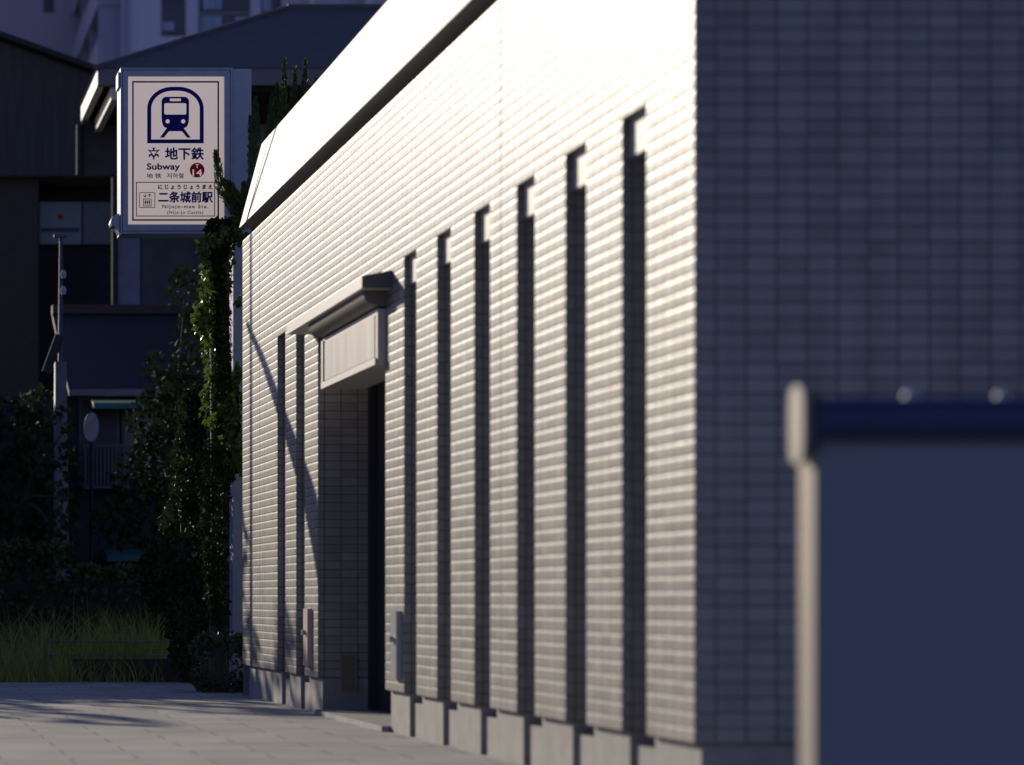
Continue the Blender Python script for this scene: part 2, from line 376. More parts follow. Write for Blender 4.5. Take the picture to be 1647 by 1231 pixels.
# sign box over the door
sx = 2.69
sb = MB(); sb.box(sx, WX + .2, 12.645, 14.14, 1.921, 2.214)
sgn = sb.build('sign_box', MT['cream_metal'], bld, bevel=.004)
sf = MB(); sf.box(sx - .004, sx + .002, 12.70, 14.08, 1.965, 2.185); sf.build('sign_face', mat('weathered_face', (.56, .50, .46), .4, var=.18, scale=2.5, stretch=(1, 3, .5)), sgn)
fr = MB(); fr.box(sx - .014, sx - .0045, 12.645, 14.14, 1.921, 1.957); fr.box(sx - .012, sx - .0045, 14.09, 14.14, 1.958, 2.2); fr.build('sign_frame', MT['cream_metal'], sgn)
# small wall boxes either side of the door and a plate in the reveal
for (yb_, m_, lab) in (((14.71, 14.85), 'pink_metal', 'pinkish wall box'), ((12.26, 12.39), 'grey_metal', 'silver wall box')):
    bx = MB(); bx.box(WX - .028, WX + .004, yb_[0], yb_[1], .287, .635)
    o = bx.build('wall_box', MT[m_], bld, bevel=.004); o['label'] = lab
    kb = MB(); kb.tube([(WX - .029, (yb_[0] + yb_[1]) / 2, .49), (WX - .05, (yb_[0] + yb_[1]) / 2, .49)], [.014, .018], 10); kb.build('knob', MT['grey_metal'], o)
bx = MB(); q = pxbox(548, 1054, 574, 1112, 14.51, .008); bx.box(*q)
o = bx.build('notice_plate', MT['tan_metal'], bld); fr = MB(); t_ = .008; X0, X1, Ya, Yb, Z0, Z1 = q
for r_ in ((X0, X0 + t_, Z0, Z1), (X1 - t_, X1, Z0, Z1), (X0 + t_, X1 - t_, Z1 - t_, Z1), (X0 + t_, X1 - t_, Z0, Z0 + t_)): fr.box(r_[0], r_[1], Ya - .006, Ya - .0005, r_[2], r_[3])
fr.build('plate_frame', mat('plate_frame_brown', (.24, .19, .13), .4), o)

# ---------------------------------------------------------------- screen panel in the near right
D5 = 4.74
scr = thing('metal_screen', 'blurred blue grey metal screen with navy top rail in front of the tiled wall', 'screen', (2.5, 4.78, 0))
p_ = MB(); p_.box(1.868, 1.877, 4.748, 4.826, 0, .985); p_.build('post', MT['post_cream'], scr, bevel=.004)
p_ = MB(); p_.box(3.42, 3.46, 4.748, 4.826, 0, .985); p_.build('post', MT['post_cream'], scr, bevel=.004)
p_ = MB(); p_.box(1.878, 3.419, 4.765, 4.80, .08, 1.0075); p_.build('panel', MT['screen_blue'], scr)
rp = [(4.735, 1.035), (4.735, 1.075), (4.748, 1.092), (4.80, 1.092), (4.815, 1.075), (4.815, 1.024), (4.737, 1.024)]
p_ = MB(); p_.prism([Vector((1.875, y, z)) for y, z in rp], (1.60, 0, 0)); rail = p_.build('top_rail', MT['rail_blue'], scr)
p_ = MB(); p_.box(1.878, 3.45, 4.747, 4.812, 1.008, 1.0235); p_.box(1.8575, 1.8745, 4.735, 4.81, .985, 1.10); p_.build('shade_strip', MT['dark_frame'], rail)  # black strips standing for shade under the rail and behind the cap
def cap(x):
    c_ = MB(); pts = []
    for k in range(20):
        th = 2 * math.pi * k / 20; sy = abs(math.cos(th)) ** .6 * (1 if math.cos(th) > 0 else -1); sz = abs(math.sin(th)) ** .45 * (1 if math.sin(th) > 0 else -1)
        pts.append(Vector((x, 4.776 + .035 * sy, 1.043 + .077 * sz)))
    c_.prism(pts, (.015, 0, 0)); return c_.build('end_cap', MT['post_cream'], scr, bevel=.002)
cap(1.842); cap(3.476)
for k in range(7):
    xb = P(1461, 0, 4.775).x + k * .1815 if k < 6 else P(1461 - 148, 0, 4.775).x + .03
    if k == 6: continue
    b_ = MB(); b_.tube([(xb, 4.77, 1.0915), (xb, 4.77, 1.102), (xb, 4.77, 1.108)], [.0125, .012, .006], 12); b_.build('bolt', MT['bolt'], rail)

# ---------------------------------------------------------------- the station sign
DS = 19.2; SC = F / DS
def SXZ(x, y): return ((x - VX) / SC, CAMZ + (VY - y) / SC)
sX0, sZ1 = SXZ(194, 109); sX1, sZ0 = SXZ(374.5, 376)
sign = thing('subway_sign', 'tall lightbox station sign in blue grey frame with train symbol, on a post', 'sign', (2.9, DS + .1, 0))
pX0, pZ1 = SXZ(206, 122.5); pX1, pZ0 = SXZ(361.3, 361.2)
bx = MB()           # frame as four members round the panel
bx.box(sX0, pX0, DS, DS + .26, sZ0, sZ1); bx.box(pX1, sX1, DS, DS + .26, sZ0, sZ1)
bx.box(pX0, pX1, DS + .001, DS + .259, pZ1, sZ1 - .001); bx.box(pX0, pX1, DS + .001, DS + .259, sZ0 + .001, pZ0)
box = bx.build('sign_box', MT['blue_frame'], sign)
gr = MB(); gi = 15 / SC * .3
for (a, b, c, d) in ((196.5, 112.4, 371, 113.3), (196.5, 371.6, 371, 372.5), (196.5, 113.3, 197.4, 371.6), (370.1, 113.3, 371, 371.6)):
    A = SXZ(a, d); B = SXZ(c, b); gr.box(A[0], B[0], DS - .002, DS + .0005, A[1], B[1])
gr.build('groove', MT['navy_line'], box)
pn = MB(); pn.box(pX0 + .001, pX1 - .001, DS + .02, DS + .20, pZ0 + .001, pZ1 - .001)
panel = pn.build('sign_panel', MT['panel'], sign)
pst = MB(); A = SXZ(375.6, 0); B = SXZ(405, 110); pst.box(A[0], B[0], DS + .02, DS + .22, 0, B[1]); pst.build('post', MT['blue_frame'], sign, bevel=.006)
lm = MB(); c0 = Vector((SXZ(192, 358)[0], DS + .1, SXZ(192, 358)[1]))
prof = [(0.002, .072), (-.03, .066), (-.05, .05), (-.064, .025), (-.068, 0), (-.06, -.02), (-.03, -.03), (0.002, -.082)]
lm.prism([c0 + Vector((a, -.09, b)) for a, b in prof], (0, .16, 0)); lm.build('bracket', MT['blue_frame'], sign, bevel=.006)
hg = MB(); A = SXZ(190.6, 139); B = SXZ(193.9, 115); hg.box(A[0], B[0], DS + .03, DS + .2, A[1], B[1]); hg.build('hinge', MT['blue_frame'], sign)

YP = DS + .02 - .002
def XY(x, y, dy=0): a = SXZ(x, y); return Vector((a[0], YP - dy, a[1]))
def mark(name, m, polys, parent=panel, dy=0):
    mb = MB()
    for poly in polys: mb.quad([XY(x, y, dy) for x, y in poly][::-1])
    return mb.build(name, m, parent)
def ring(name, m, outer, inner, parent=panel, dy=0):
    n = len(outer); return mark(name, m, [[outer[k], outer[(k + 1) % n], inner[(k + 1) % n], inner[k]] for k in range(n)], parent, dy)
def rect(x0, y0, x1, y1): return [(x0, y0), (x1, y0), (x1, y1), (x0, y1)]
def rrect(x0, y0, x1, y1, r, n=5):
    o = []
    for cx_, cy_, a in ((x1 - r, y0 + r, -90), (x1 - r, y1 - r, 0), (x0 + r, y1 - r, 90), (x0 + r, y0 + r, 180)):
        for k in range(n + 1): th = R(a + 90 * k / n); o.append((cx_ + r * math.cos(th), cy_ + r * math.sin(th)))
    return o
def disc(x, y, r, n=28): return [(x + r * math.cos(2 * math.pi * k / n), y + r * math.sin(2 * math.pi * k / n)) for k in range(n)]
ring('border_line', MT['plum'], rect(213, 129.9, 352.9, 354.8), rect(215.5, 132.4, 350.4, 352.3))
# tunnel and train, from a close look at the sign (coordinates /9.47 + origin)
def T(pts): return [(200 + x / 9.47, 110 + y / 9.47) for x, y in pts]
def arch(x0, x1, top, spring, bot, flat, n=14):
    c = (x0 + x1) / 2; rx = (x1 - x0) / 2 - flat; ry = spring - top; o = [(x0, bot)]
    for k in range(n + 1):
        th = math.pi / 2 * k / n; o.append((c - flat - rx * math.cos(th), spring - ry * math.sin(th)))
    for k in range(n + 1):
        th = math.pi / 2 * (1 - k / n); o.append((c + flat + rx * math.cos(th), spring - ry * math.sin(th)))
    o.append((x1, bot)); return T(o)
ring('tunnel_symbol', MT['navy'], arch(352, 1214, 275, 610, 1137, 45), arch(414, 1153, 337, 610, 1078, 45))
c = 780
body = [(572, 500)]
for k in range(7): th = R(180 + 90 * k / 6); body.append((642 + 70 * math.cos(th), 498 + 70 * math.sin(th)))
for k in range(7): th = R(270 + 90 * k / 6); body.append((920 + 70 * math.cos(th), 498 + 70 * math.sin(th)))
body += [(990, 760), (984, 815), (968, 865), (950, 890), (930, 900), (906, 905), (882, 953), (682, 953), (656, 905), (632, 900), (612, 890), (594, 865), (578, 815), (572, 760)]
legL = [(656, 900), (545, 1051), (607, 1051), (690, 945)]; legR = [(906, 900), (875, 945), (960, 1051), (1016, 1051)]
tr = mark('train_symbol', MT['navy'], [T(body), T(legL), T(legR)])
mark('train_window', MT['panel'], [T(rrect(612, 526, 948, 699, 24)), T(rrect(697, 455, 866, 495, 12)), T(disc(663, 803, 32)), T(disc(900, 803, 32))], panel, .001)
# city emblem, coordinates /8.206 + origin
def E(pts): return [(200 + x / 8.206, 230 + y / 8.206) for x, y in pts]
em = [E([(362, 58), (418, 58), (402, 68), (398, 92), (384, 92), (380, 68)]),
      E([(310, 82), (350, 92), (432, 92), (474, 82), (440, 104), (346, 104)]),
      E([(310, 82), (346, 100), (392, 168), (391, 192), (372, 160), (352, 122)]),
      E([(474, 82), (440, 100), (392, 168), (391, 192), (412, 160), (432, 122)]),
      E([(322, 182), (336, 150), (322, 152), (350, 140), (366, 150), (350, 160), (346, 172)]),
      E([(462, 182), (448, 150), (462, 152), (434, 140), (418, 150), (434, 160), (438, 172)]),
      E([(350, 150), (376, 158), (390, 180), (391, 226), (381, 180), (366, 166)]),
      E([(434, 150), (408, 158), (394, 180), (391, 226), (401, 180), (418, 166)])]
emb = []
for k, p_ in enumerate(em):
    for dx, dy_ in ((-.35, 0), (.35, 0), (0, .35)): emb.append((k, [(x + dx, y + dy_) for x, y in p_]))
mbE = MB()
for n_e, (k, p_) in enumerate(emb): mbE.quad([XY(x, y, .00012 * n_e) for x, y in p_][::-1])
mbE.build('city_emblem', MT['navy'], panel)
def lettering(body, m, x0, y0, x1, y1, off=0, space=1.0, name='lettering', parent=None, dy=0):
    """text laid into a rectangle of the sign, turned into a mesh"""
    cu = bpy.data.curves.new(name, 'FONT'); cu.body = body; cu.space_character = space; cu.resolution_u = 4; cu.fill_mode = 'FRONT' if hasattr(cu, 'fill_mode') else 'BOTH'
    to = bpy.data.objects.new(name, cu); col.objects.link(to)
    dg = bpy.context.evaluated_depsgraph_get(); me = bpy.data.meshes.new_from_object(to.evaluated_get(dg))
    bpy.data.objects.remove(to)
    vs2 = [v.co.copy() for v in me.vertices]
    if not vs2: return
    ax, bx_ = min(v.x for v in vs2), max(v.x for v in vs2); ay, by = min(v.y for v in vs2), max(v.y for v in vs2)
    for v in me.vertices:
        px = x0 + (v.co.x - ax) / (bx_ - ax) * (x1 - x0); py = y1 - (v.co.y - ay) / (by - ay) * (y1 - y0)
        v.co = XY(px, py, dy)
    if off:         # heavier weight: shifted copies laid a hair apart
        co = [v.co.copy() for v in me.vertices]; fs = [tuple(p.vertices) for p in me.polygons]; V2 = []; F2 = []
        k_ = off * (y1 - y0) * .034 / SC / .022
        for q_, (dx, dz) in enumerate(((-1, 0), (1, 0), (0, 1), (0, -1), (.7, .7), (-.7, .7))):
            n0 = len(V2); V2 += [c_ + Vector((dx * k_, -q_ * .00008, dz * k_)) for c_ in co]; F2 += [tuple(n0 + i for i in f_) for f_ in fs]
        me = bpy.data.meshes.new(name); me.from_pydata(V2, [], F2)
    me.materials.clear(); me.materials.append(m)
    o = bpy.data.objects.new(name, me); col.objects.link(o)
    parent = parent or panel; o.parent = parent
    base = parent; offv = Vector((0, 0, 0))
    while base: offv += base.location; base = base.parent
    o.location = -offv
    return o
def S3(x, y): return 200 + x / 8.206, 230 + y / 8.206
def let3(body, m, x0, y0, x1, y1, off=0, **k): a = S3(x0, y0); b = S3(x1, y1); return lettering(body, m, a[0], a[1], b[0], b[1], off, **k)
let3('地下鉄', MT['navy'], 545, 58, 1050, 214, .022)
let3('Subway', MT['navy'], 303, 268, 734, 372, .026)
let3('地 铁', MT['plum'], 298, 398, 492, 460, .012)
let3('지하철', MT['plum'], 565, 396, 785, 460, .012)
a = S3(965, 355); mark('number_badge', MT['red'], [disc(a[0], a[1], 98 / 8.206)])
let3('T', MT['badge_white'], 944, 277, 986, 328, .012, dy=.001)
let3('14', MT['badge_white'], 906, 347, 1028, 430, .016, dy=.001)
q = S3(157, 510) + S3(1202, 967); t1 = 11 / 8.206
ring('station_box', MT['plum'], rect(*q), rect(q[0] + t1, q[1] + t1, q[2] - t1, q[3] - t1))
let3('に じ ょ う じ ょ う ま え', MT['plum'], 452, 548, 1166, 606, .036)
let3('二条城前駅', MT['navy'], 455, 640, 1168, 782, .024)
let3('Nijojo-mae Sta.', MT['plum'], 508, 812, 1110, 872, .016, space=1.28)
let3('(Nijo-jo Castle)', MT['plum'], 572, 892, 1045, 944, .012, space=1.22)
# lift pictogram
q = S3(200, 648) + S3(411, 854)
el = ring('lift_symbol', MT['plum'], rrect(*q, 2), rrect(q[0] + 1, q[1] + 1, q[2] - 1, q[3] - 1, 1.2))
pc = []
def bar(x0, y0, x1, y1): pc.append([S3(*p) for p in rect(x0, y0, x1, y1)])
bar(274, 668, 282, 712); bar(331, 672, 339, 716)
pc.append([S3(*p) for p in ((250, 690), (258, 686), (280, 708), (280, 720))]); pc.append([S3(*p) for p in ((306, 690), (298, 686), (276, 708), (276, 720))])
pc.append([S3(*p) for p in ((307, 694), (315, 698), (337, 676), (337, 664))]); pc.append([S3(*p) for p in ((363, 694), (355, 698), (333, 676), (333, 664))])
bar(253, 732, 362, 741); bar(253, 825, 362, 834); bar(253, 741, 261, 825); bar(354, 741, 362, 825)
for xx in (280, 307, 334):
    pc.append([S3(*p) for p in disc(xx, 757, 7, 10)]); bar(xx - 10, 766, xx + 10, 790); bar(xx - 5, 790, xx + 5, 816)
mark('lift_symbol', MT['plum'], pc)

# ---------------------------------------------------------------- background buildings
# 1 apartment block far behind
apt = thing('apartment_building', 'tall pale apartment block rising far behind the dark roofs', 'building', (14, 120, 0))
DA, DB, DL = 113.0, 129.0, 129.0
a = P(203, 0, DA).x; zt = 45
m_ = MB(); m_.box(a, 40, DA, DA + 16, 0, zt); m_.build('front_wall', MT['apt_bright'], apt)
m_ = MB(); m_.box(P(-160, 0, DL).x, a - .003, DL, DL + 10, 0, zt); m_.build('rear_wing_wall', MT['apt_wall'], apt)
def awin(x0, y0, x1, y1, D, curtain=None):
    f = MB(); q = pxbox(x0, y0, x1, y1, D, .3); f.box(q[0], q[1], D - .06, D + .1, q[4], q[5]); wo = f.build('window', MT['apt_window'], apt)
    for c_ in curtain or []:
        q = pxbox(*c_, D, .1); s_ = MB(); s_.box(q[0], q[1], D - .10, D - .065, q[4], q[5]); s_.build('pane', MT['apt_curtain'], wo)
awin(260, -60, 298, 58, DA, [(262, 36, 280, 50)])
awin(320, -60, 402, 20, DA, [(326, -50, 356, 16)])
awin(320, 22, 402, 70, DA, [(322, 26, 356, 66), (378, 28, 400, 40)])
awin(420, -60, 452, 22, DA, [(422, -50, 436, 18)])
awin(70, -80, 86, 20, DL); awin(127, -80, 146, 22, DL); awin(127, 64, 147, 125, DL)
m_ = MB(); m_.tube([P(198, 120, DA - .1), P(198, -80, DA - .1)], .10, 8); m_.build('downpipe', MT['apt_wall'], apt)
m_ = MB(); m_.tube([P(207, 120, DA - .15), P(207, -80, DA - .15)], .08, 8); m_.build('downpipe', MT['apt_wall'], apt)
zf = P(0, 108, 121).z
for k in range(3):
    z_ = zf - 1.4 + k * 2.85
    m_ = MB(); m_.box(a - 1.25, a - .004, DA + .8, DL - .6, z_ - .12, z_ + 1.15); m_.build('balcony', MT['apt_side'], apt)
    for j in range(3):
        f = MB(); f.box(a - .05, a - .001, DA + 1.5 + j * 4.8, DA + 4.9 + j * 4.8, z_ + 1.2, z_ + 2.6); f.build('window', MT['apt_window'], apt)
    for j in range(4):
        f = MB(); f.box(a - 1.2, a - .002, DA + .9 + j * 4.5, DA + 1.05 + j * 4.5, z_ + 1.16, z_ + 2.72); f.build('balcony_post', MT['apt_side'], apt)
for xx in (487, 577, 668):
    q = P(xx, 14, DA); m_ = MB(); m_.box(q.x, q.x + .3, DA - 1.6, DA - .003, 0, 40); m_.build('balcony_divider', MT['gutter_lit'], apt)
m_ = MB(); q = pxbox(505, 8, 575, 13, DA - 1.2, .2); m_.box(*q); m_.build('handrail', MT['dark_frame'], apt)

# 2 hip roofed house
hh = thing('hip_roof_house', 'dark slate hip roof house with sunlit eave end behind the sign', 'house', (6, 38, 0))
DH = 34.0; e0 = P(157, 110, DH); ez = e0.z; ex = e0.x; XR2 = 16.0; YB = DH + 9
YW = 36.6; rdg = P(462, 14, YW)
rf = MB(); rl = Vector((rdg.x, YW, rdg.z)); rr = Vector((XR2, YW, rdg.z))
c1, c2, c3, c4 = Vector((ex - .03, DH - .03, ez)), Vector((XR2, DH - .03, ez)), Vector((XR2, YW, ez)), Vector((ex - .03, YW, ez))
rf.quad([c1, c2, rr, rl]); rf.quad([c2, c3, rr]); rf.quad([c3, c4, rl, rr]); rf.quad([c4, c1, rl]); rf.quad([c4, c3, c2, c1])
roof = rf.build('roof', MT['roof'], hh)
rg_ = MB(); rg_.tube([rl, rr], .07, 8); rg_.tube([c1, rl], .05, 8); rg_.build('ridge', MT['roof'], roof)
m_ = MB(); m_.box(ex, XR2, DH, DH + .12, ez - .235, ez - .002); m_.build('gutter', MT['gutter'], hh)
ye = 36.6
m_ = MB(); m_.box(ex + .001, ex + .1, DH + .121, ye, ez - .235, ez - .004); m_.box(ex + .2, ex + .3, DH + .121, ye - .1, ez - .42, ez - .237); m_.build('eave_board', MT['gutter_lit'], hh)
m_ = MB(); m_.box(ex + .31, XR2, DH + .125, YW - .002, ez - .30, ez - .237); m_.build('soffit', MT['black_wall'], hh)
m_ = MB(); zc = P(0, 283, YW).z; m_.box(ex + .02, P(187, 0, YW).x, YW, YW + .015, zc, ez - .002); m_.box(P(187, 0, YW).x + .001, XR2 - .6, YW, YW + .015, 0, ez - .003); m_.build('wall', MT['house_dark'], hh)
m_ = MB(); m_.tube([(ex - .02, YW - .06, zc), (ex - .02, YW - .06, ez - .3)], .06, 8); m_.tube([(P(184, 0, YW).x, YW - .06, 0), (P(184, 0, YW).x, YW - .06, zc)], .05, 8); m_.build('downpipe', MT['low_wall'], hh)  # dark pipes added to cover the sunlit edges of the wall
m_ = MB(); q = pxbox(187, 300, 225, 512, YW - .02, .018); m_.box(*q); m_.build('pilaster', MT['pilaster'], hh)
f = MB(); q = pxbox(398, 152, 520, 330, YW - .06, .058); f.box(*q); wo = f.build('window', MT['house_wall'], hh)
f = MB(); q = pxbox(412, 166, 452, 330, YW - .09, .029); f.box(*q); f.build('pane', MT['curtain'], wo)
m_ = MB(); q = pxbox(228, 380, 312, 520, YW - .04, .038); m_.box(*q); m_.build('shutter', MT['house_dark'], hh)

# 3 dark sided building on the left
sh = thing('siding_house', 'dark ribbed siding building with pale windows under it at the left edge', 'building', (2.5, 46, 0))
DG = 44.0
top = [P(-72, 40, DG), P(0, 66, DG), P(190, 134, DG), P(236, 150, DG)]
m_ = MB(); m_.prism([P(236, 283, DG), P(-72, 283, DG)] + [top[0], top[3]][:1] + top[1:], (0, 7, 0)); m_.build('siding', MT['siding'], sh)
m_ = MB()
rb = []
for k in range(40):
    xx = -70 + k * 7.4; yt = 66 + xx * .36; q = P(xx, 281, DG - .02); z2 = P(xx, yt + 12, DG).z
    m_.box(q.x, q.x + .018, DG - .025, DG - .002, q.z, z2)
m_.build('siding_rib', MT['siding'], sh)
m_ = MB(); d_ = Vector((0, 7.6, 0)); u_ = Vector((0, 0, .1))
m_.prism([top[0] + Vector((0, -.3, .01)), top[3] + Vector((.1, -.3, -.03)), top[3] + Vector((.1, -.3, .07)), top[0] + Vector((0, -.3, .11))], d_); m_.build('roof', MT['roof_dark'], sh)
m_ = MB(); q = pxbox(-72, 284, 62, 1060, DG + .3, 6); m_.box(q[0], q[1], q[2], q[3], 0, q[5]); m_.build('pier', MT['brown_wall'], sh)
m_ = MB(); q = pxbox(62, 284, 240, 1060, DG + 1.2, 5); m_.box(q[0] + .002, q[1], q[2], q[3], 0, q[5]); m_.build('recess_wall', MT['black_wall'], sh)  # the eave's shadow is put into this black wall colour
for (xa, xb, mk) in ((64, 131, True), (134, 200, False)):
    f = MB(); q = pxbox(xa, 325, xb, 393, DG + 1.1, .09); f.box(*q); wo = f.build('window', MT['window_pale'] if mk else mat('dim_window', (.085, .10, .12), .3), sh)
    if mk:
        s_ = MB(); cpt = P(97, 349, DG + 1.09); s_.tube([cpt, cpt + Vector((0, .008, 0))], .05, 16); s_.build('red_spot', MT['red'], wo)
        s_ = MB(); q = pxbox(66, 367, 128, 373, DG + 1.09, .008); s_.box(*q); s_.build('dark_stripe', mat('stripe_navy', (.03, .04, .06), .6), wo)

# 4 low house with teal awnings
lh = thing('low_house', 'low dark house with rusty ridge and two teal awnings behind the bushes', 'house', (2.7, 31, 0))
DJ = 30.0
A = P(60, 634, DJ - .3); B = P(420, 634, DJ - .3); C1 = P(60, 512, DJ + 2.2); C2 = P(420, 512, DJ + 2.2)
ra = [Vector((P(106, 0, DJ).x, DJ - .35, A.z)), Vector((B.x, DJ - .35, A.z)), Vector((B.x, DJ + 2.2, C1.z)), Vector((P(106, 0, DJ).x, DJ + 2.2, C1.z))]
m_ = MB(); m_.prism(ra, (0, 0, .07)); roof = m_.build('roof', MT['roof_dark'], lh)
m_ = MB(); m_.box(ra[0].x, B.x, DJ + 2.1, DJ + 2.35, C1.z + .05, C1.z + .17); m_.build('ridge', MT['roof_red'], roof)
m_ = MB(); m_.box(ra[0].x, B.x, DJ - .42, DJ - .352, A.z - .03, A.z + .05); m_.build('gutter', MT['gutter'], roof)
m_ = MB(); m_.box(P(-90, 0, DJ).x, B.x - .1, DJ, DJ + .4, 0, A.z); m_.build('wall', MT['low_wall'], lh)
def lwin(x0, y0, x1, y1, frame, pane):
    f = MB(); q = pxbox(x0, y0, x1, y1, DJ - .04, .039); f.box(*q); wo = f.build('window', frame, lh)
    s_ = MB(); q = pxbox(x0 + 4, y0 + 4, x1 - 4, y1 - 4, DJ - .05, .009); s_.box(*q); s_.build('pane', pane, wo)
lwin(127, 640, 192, 782, MT['house_wall'], MT['house_dark'])
lwin(196, 650, 262, 770, MT['house_wall'], mat('dim_pane', (.06, .07, .10), .3))
lwin(302, 885, 372, 922, MT['gutter'], MT['apt_window'])
for (x0, y0, x1, y1) in ((150, 641, 268, 658), (172, 887, 258, 903)):
    q = pxbox(x0, y0, x1, y1, DJ - .45, .4); m_ = MB()
    m_.prism([Vector((q[0], DJ - .5, q[4])), Vector((q[0], DJ - .5, q[4] + .07)), Vector((q[0], DJ - .002, q[5] + .03)), Vector((q[0], DJ - .002, q[4] + .03))], (q[1] - q[0], 0, 0)); m_.build('awning', MT['teal'], lh)
m_ = MB(); q = pxbox(184, 906, 246, 1040, DJ - .03, .028); m_.box(q[0], q[1], q[2], q[3], 0, q[5]); m_.build('door', mat('green_door', (.06, .07, .06), .6), lh)
m_ = MB()
for k in range(12):
    q = P(136 + k * 6.2, 782, DJ - .3); m_.box(q.x, q.x + .022, DJ - .3, DJ - .27, q.z, q.z + .48)
q = P(134, 782, DJ - .3); m_.box(q.x, q.x + .58, DJ - .305, DJ - .265, q.z + .481, q.z + .51); m_.box(q.x, q.x + .58, DJ - .305, DJ - .002, q.z - .03, q.z - .001)
m_.build('balcony_rail', MT['house_wall'], lh)
# oval street mirror on its own pole
mr = thing('traffic_mirror', 'pale oval traffic mirror standing before the low house wall', 'mirror', (P(147, 0, 28).x, 28, 0))
cm = P(147, 687, 28); m_ = MB(); pts = [cm + Vector((.085 * math.cos(2 * math.pi * k / 24), 0, .17 * math.sin(2 * math.pi * k / 24))) for k in range(24)]
m_.prism(pts, (0, .03, 0)); m_.build('mirror_disc', MT['mirror'], mr)
m_ = MB(); m_.tube([cm + Vector((0, .05, .1)), Vector((cm.x, 28.05, 0))], .02, 8); m_.build('pole', MT['pole_dark'], mr)

# utility pole
up = thing('utility_pole', 'slim utility pole with pale sleeved lower half among the bushes', 'pole', (P(97, 0, 26).x, 26, 0))
b0 = P(97, 600, 26); m_ = MB(); m_.tube([Vector((b0.x, 26, b0.z - .1)), P(98, 380, 26)], [.030, .018], 10); m_.build('mast', MT['pole_dark'], up)
m_ = MB(); m_.tube([Vector((b0.x + .01, 26, 0)), Vector((b0.x + .01, 26, 1.2)), Vector((b0.x, 26, b0.z + .12))], [.10, .085, .066], 14); m_.build('sleeve', MT['pole_pale'], up)
for yy in (448, 474):
    q = P(102, yy, 25.93); m_ = MB(); m_.tube([q, q + Vector((0, 0, .03)), q + Vector((0, 0, .06)), q + Vector((0, 0, .09))], [.02, .032, .03, .015], 10); m_.build('insulator', MT['curtain'], up)
m_ = MB(); q = P(97, 382, 26); m_.box(q.x - .07, q.x + .07, 25.97, 26.03, q.z, q.z + .03); m_.build('cross_bar', MT['pole_dark'], up)
m_ = MB(); m_.tube([P(96, 540, 25.9), P(74, 600, 25.9)], .05, 8); m_.build('stay', MT['pole_dark'], up)

# ---------------------------------------------------------------- planting
rnd = random.Random(11)
def rv3(): 
    while True:
        v = Vector((rnd.uniform(-1, 1), rnd.uniform(-1, 1), rnd.uniform(-1, 1)))
        if .05 < v.length < 1: return v
def leaf(mb, p, s, up=None, asp=.75):
    d = (rv3().normalized() + (up or Vector((0, 0, 0)))).normalized(); a = d.cross(rv3()).normalized(); nn = d.cross(a)
    t = p + d * s; c_ = p + d * s * .45; w_ = a * s * .5 * asp; f_ = nn * s * .14
    i = len(mb.v); mb.v += [tuple(p), tuple(c_ + w_ + f_), tuple(t), tuple(c_ - w_ + f_), tuple(c_)]
    for q in ((0, 1, 4), (1, 2, 4), (2, 3, 4), (3, 0, 4)):
        mb.f.append(tuple(i + k for k in q)); mb.uv.append([(0, 0)] * 3); mb.sm.append(False)
def clump(mb, c, rad, n, s, surf=.6, up=None, asp=.75):
    for _ in range(n):
        v = rv3(); v = v.normalized() * (v.length ** (1 - surf) if surf < 1 else 1)
        leaf(mb, Vector(c) + Vector((v.x * rad[0], v.y * rad[1], v.z * rad[2])), s * rnd.uniform(.6, 1.25), up, asp)

def tree(name, label, base, trunk_h, blobs, s, m, per, tr=.07):
    t = thing(name, label, 'tree', base, 'dark trees behind the grass bed')
    b = Vector(base); tm = MB(); tm.tube([b, b + Vector((.05, 0, trunk_h * .5)), b + Vector((0, .03, trunk_h))], [tr, tr * .8, tr * .45], 9)
    for c_, r_ in blobs:
        st = b + Vector((0, 0, trunk_h * rnd.uniform(.45, .95))); tm.tube([st, (st + Vector(c_)) / 2 + Vector((0, 0, .1)), Vector(c_)], [tr * .45, tr * .3, tr * .1], 6)
    tm.build('trunk', MT['bark'], t)
    cr = MB()
    for c_, r_ in blobs: clump(cr, c_, r_, int(per * r_[0] * r_[2] * 12), s)
    cr.build('crown', m, t); return t
def blobs_px(D, lst): return [((P(x, y, D + dy).x, D + dy, P(x, y, D + dy).z), (rx * D / F, .45, rz * D / F)) for x, y, rx, rz, dy in lst]
q = P(20, 0, 27.5)
tree('broadleaf_tree', 'dark bushy tree at the left edge beside the utility pole', (q.x, 27.5, 0), 2.2,
     blobs_px(27.5, [(10, 700, 55, 60, 0), (62, 660, 38, 36, .2), (-40, 680, 50, 60, .3), (70, 740, 45, 55, -.2), (10, 800, 70, 60, 0), (85, 830, 40, 60, .3), (-50, 800, 50, 80, 0), (98, 700, 14, 50, -1.75), (92, 800, 16, 70, -1.75), (104, 870, 18, 40, -1.75), (30, 880, 80, 40, -.1), (110, 770, 22, 50, .2)]), .10, MT['leaf_tree'], 170)
q = P(275, 0, 26.5)
tree('broadleaf_tree', 'dark loose tree between the traffic mirror and the ivy', (q.x, 26.5, 0), 2.6,
     blobs_px(26.5, [(298, 470, 28, 40, 0), (306, 560, 30, 50, .2), (262, 605, 36, 42, 0), (300, 650, 40, 60, -.2), (240, 680, 36, 50, .2), (270, 740, 60, 60, 0), (215, 770, 40, 45, .2), (320, 760, 50, 70, .1), (250, 830, 70, 50, 0), (320, 860, 50, 50, .2), (190, 840, 40, 40, 0)]), .10, MT['leaf_tree'], 160)

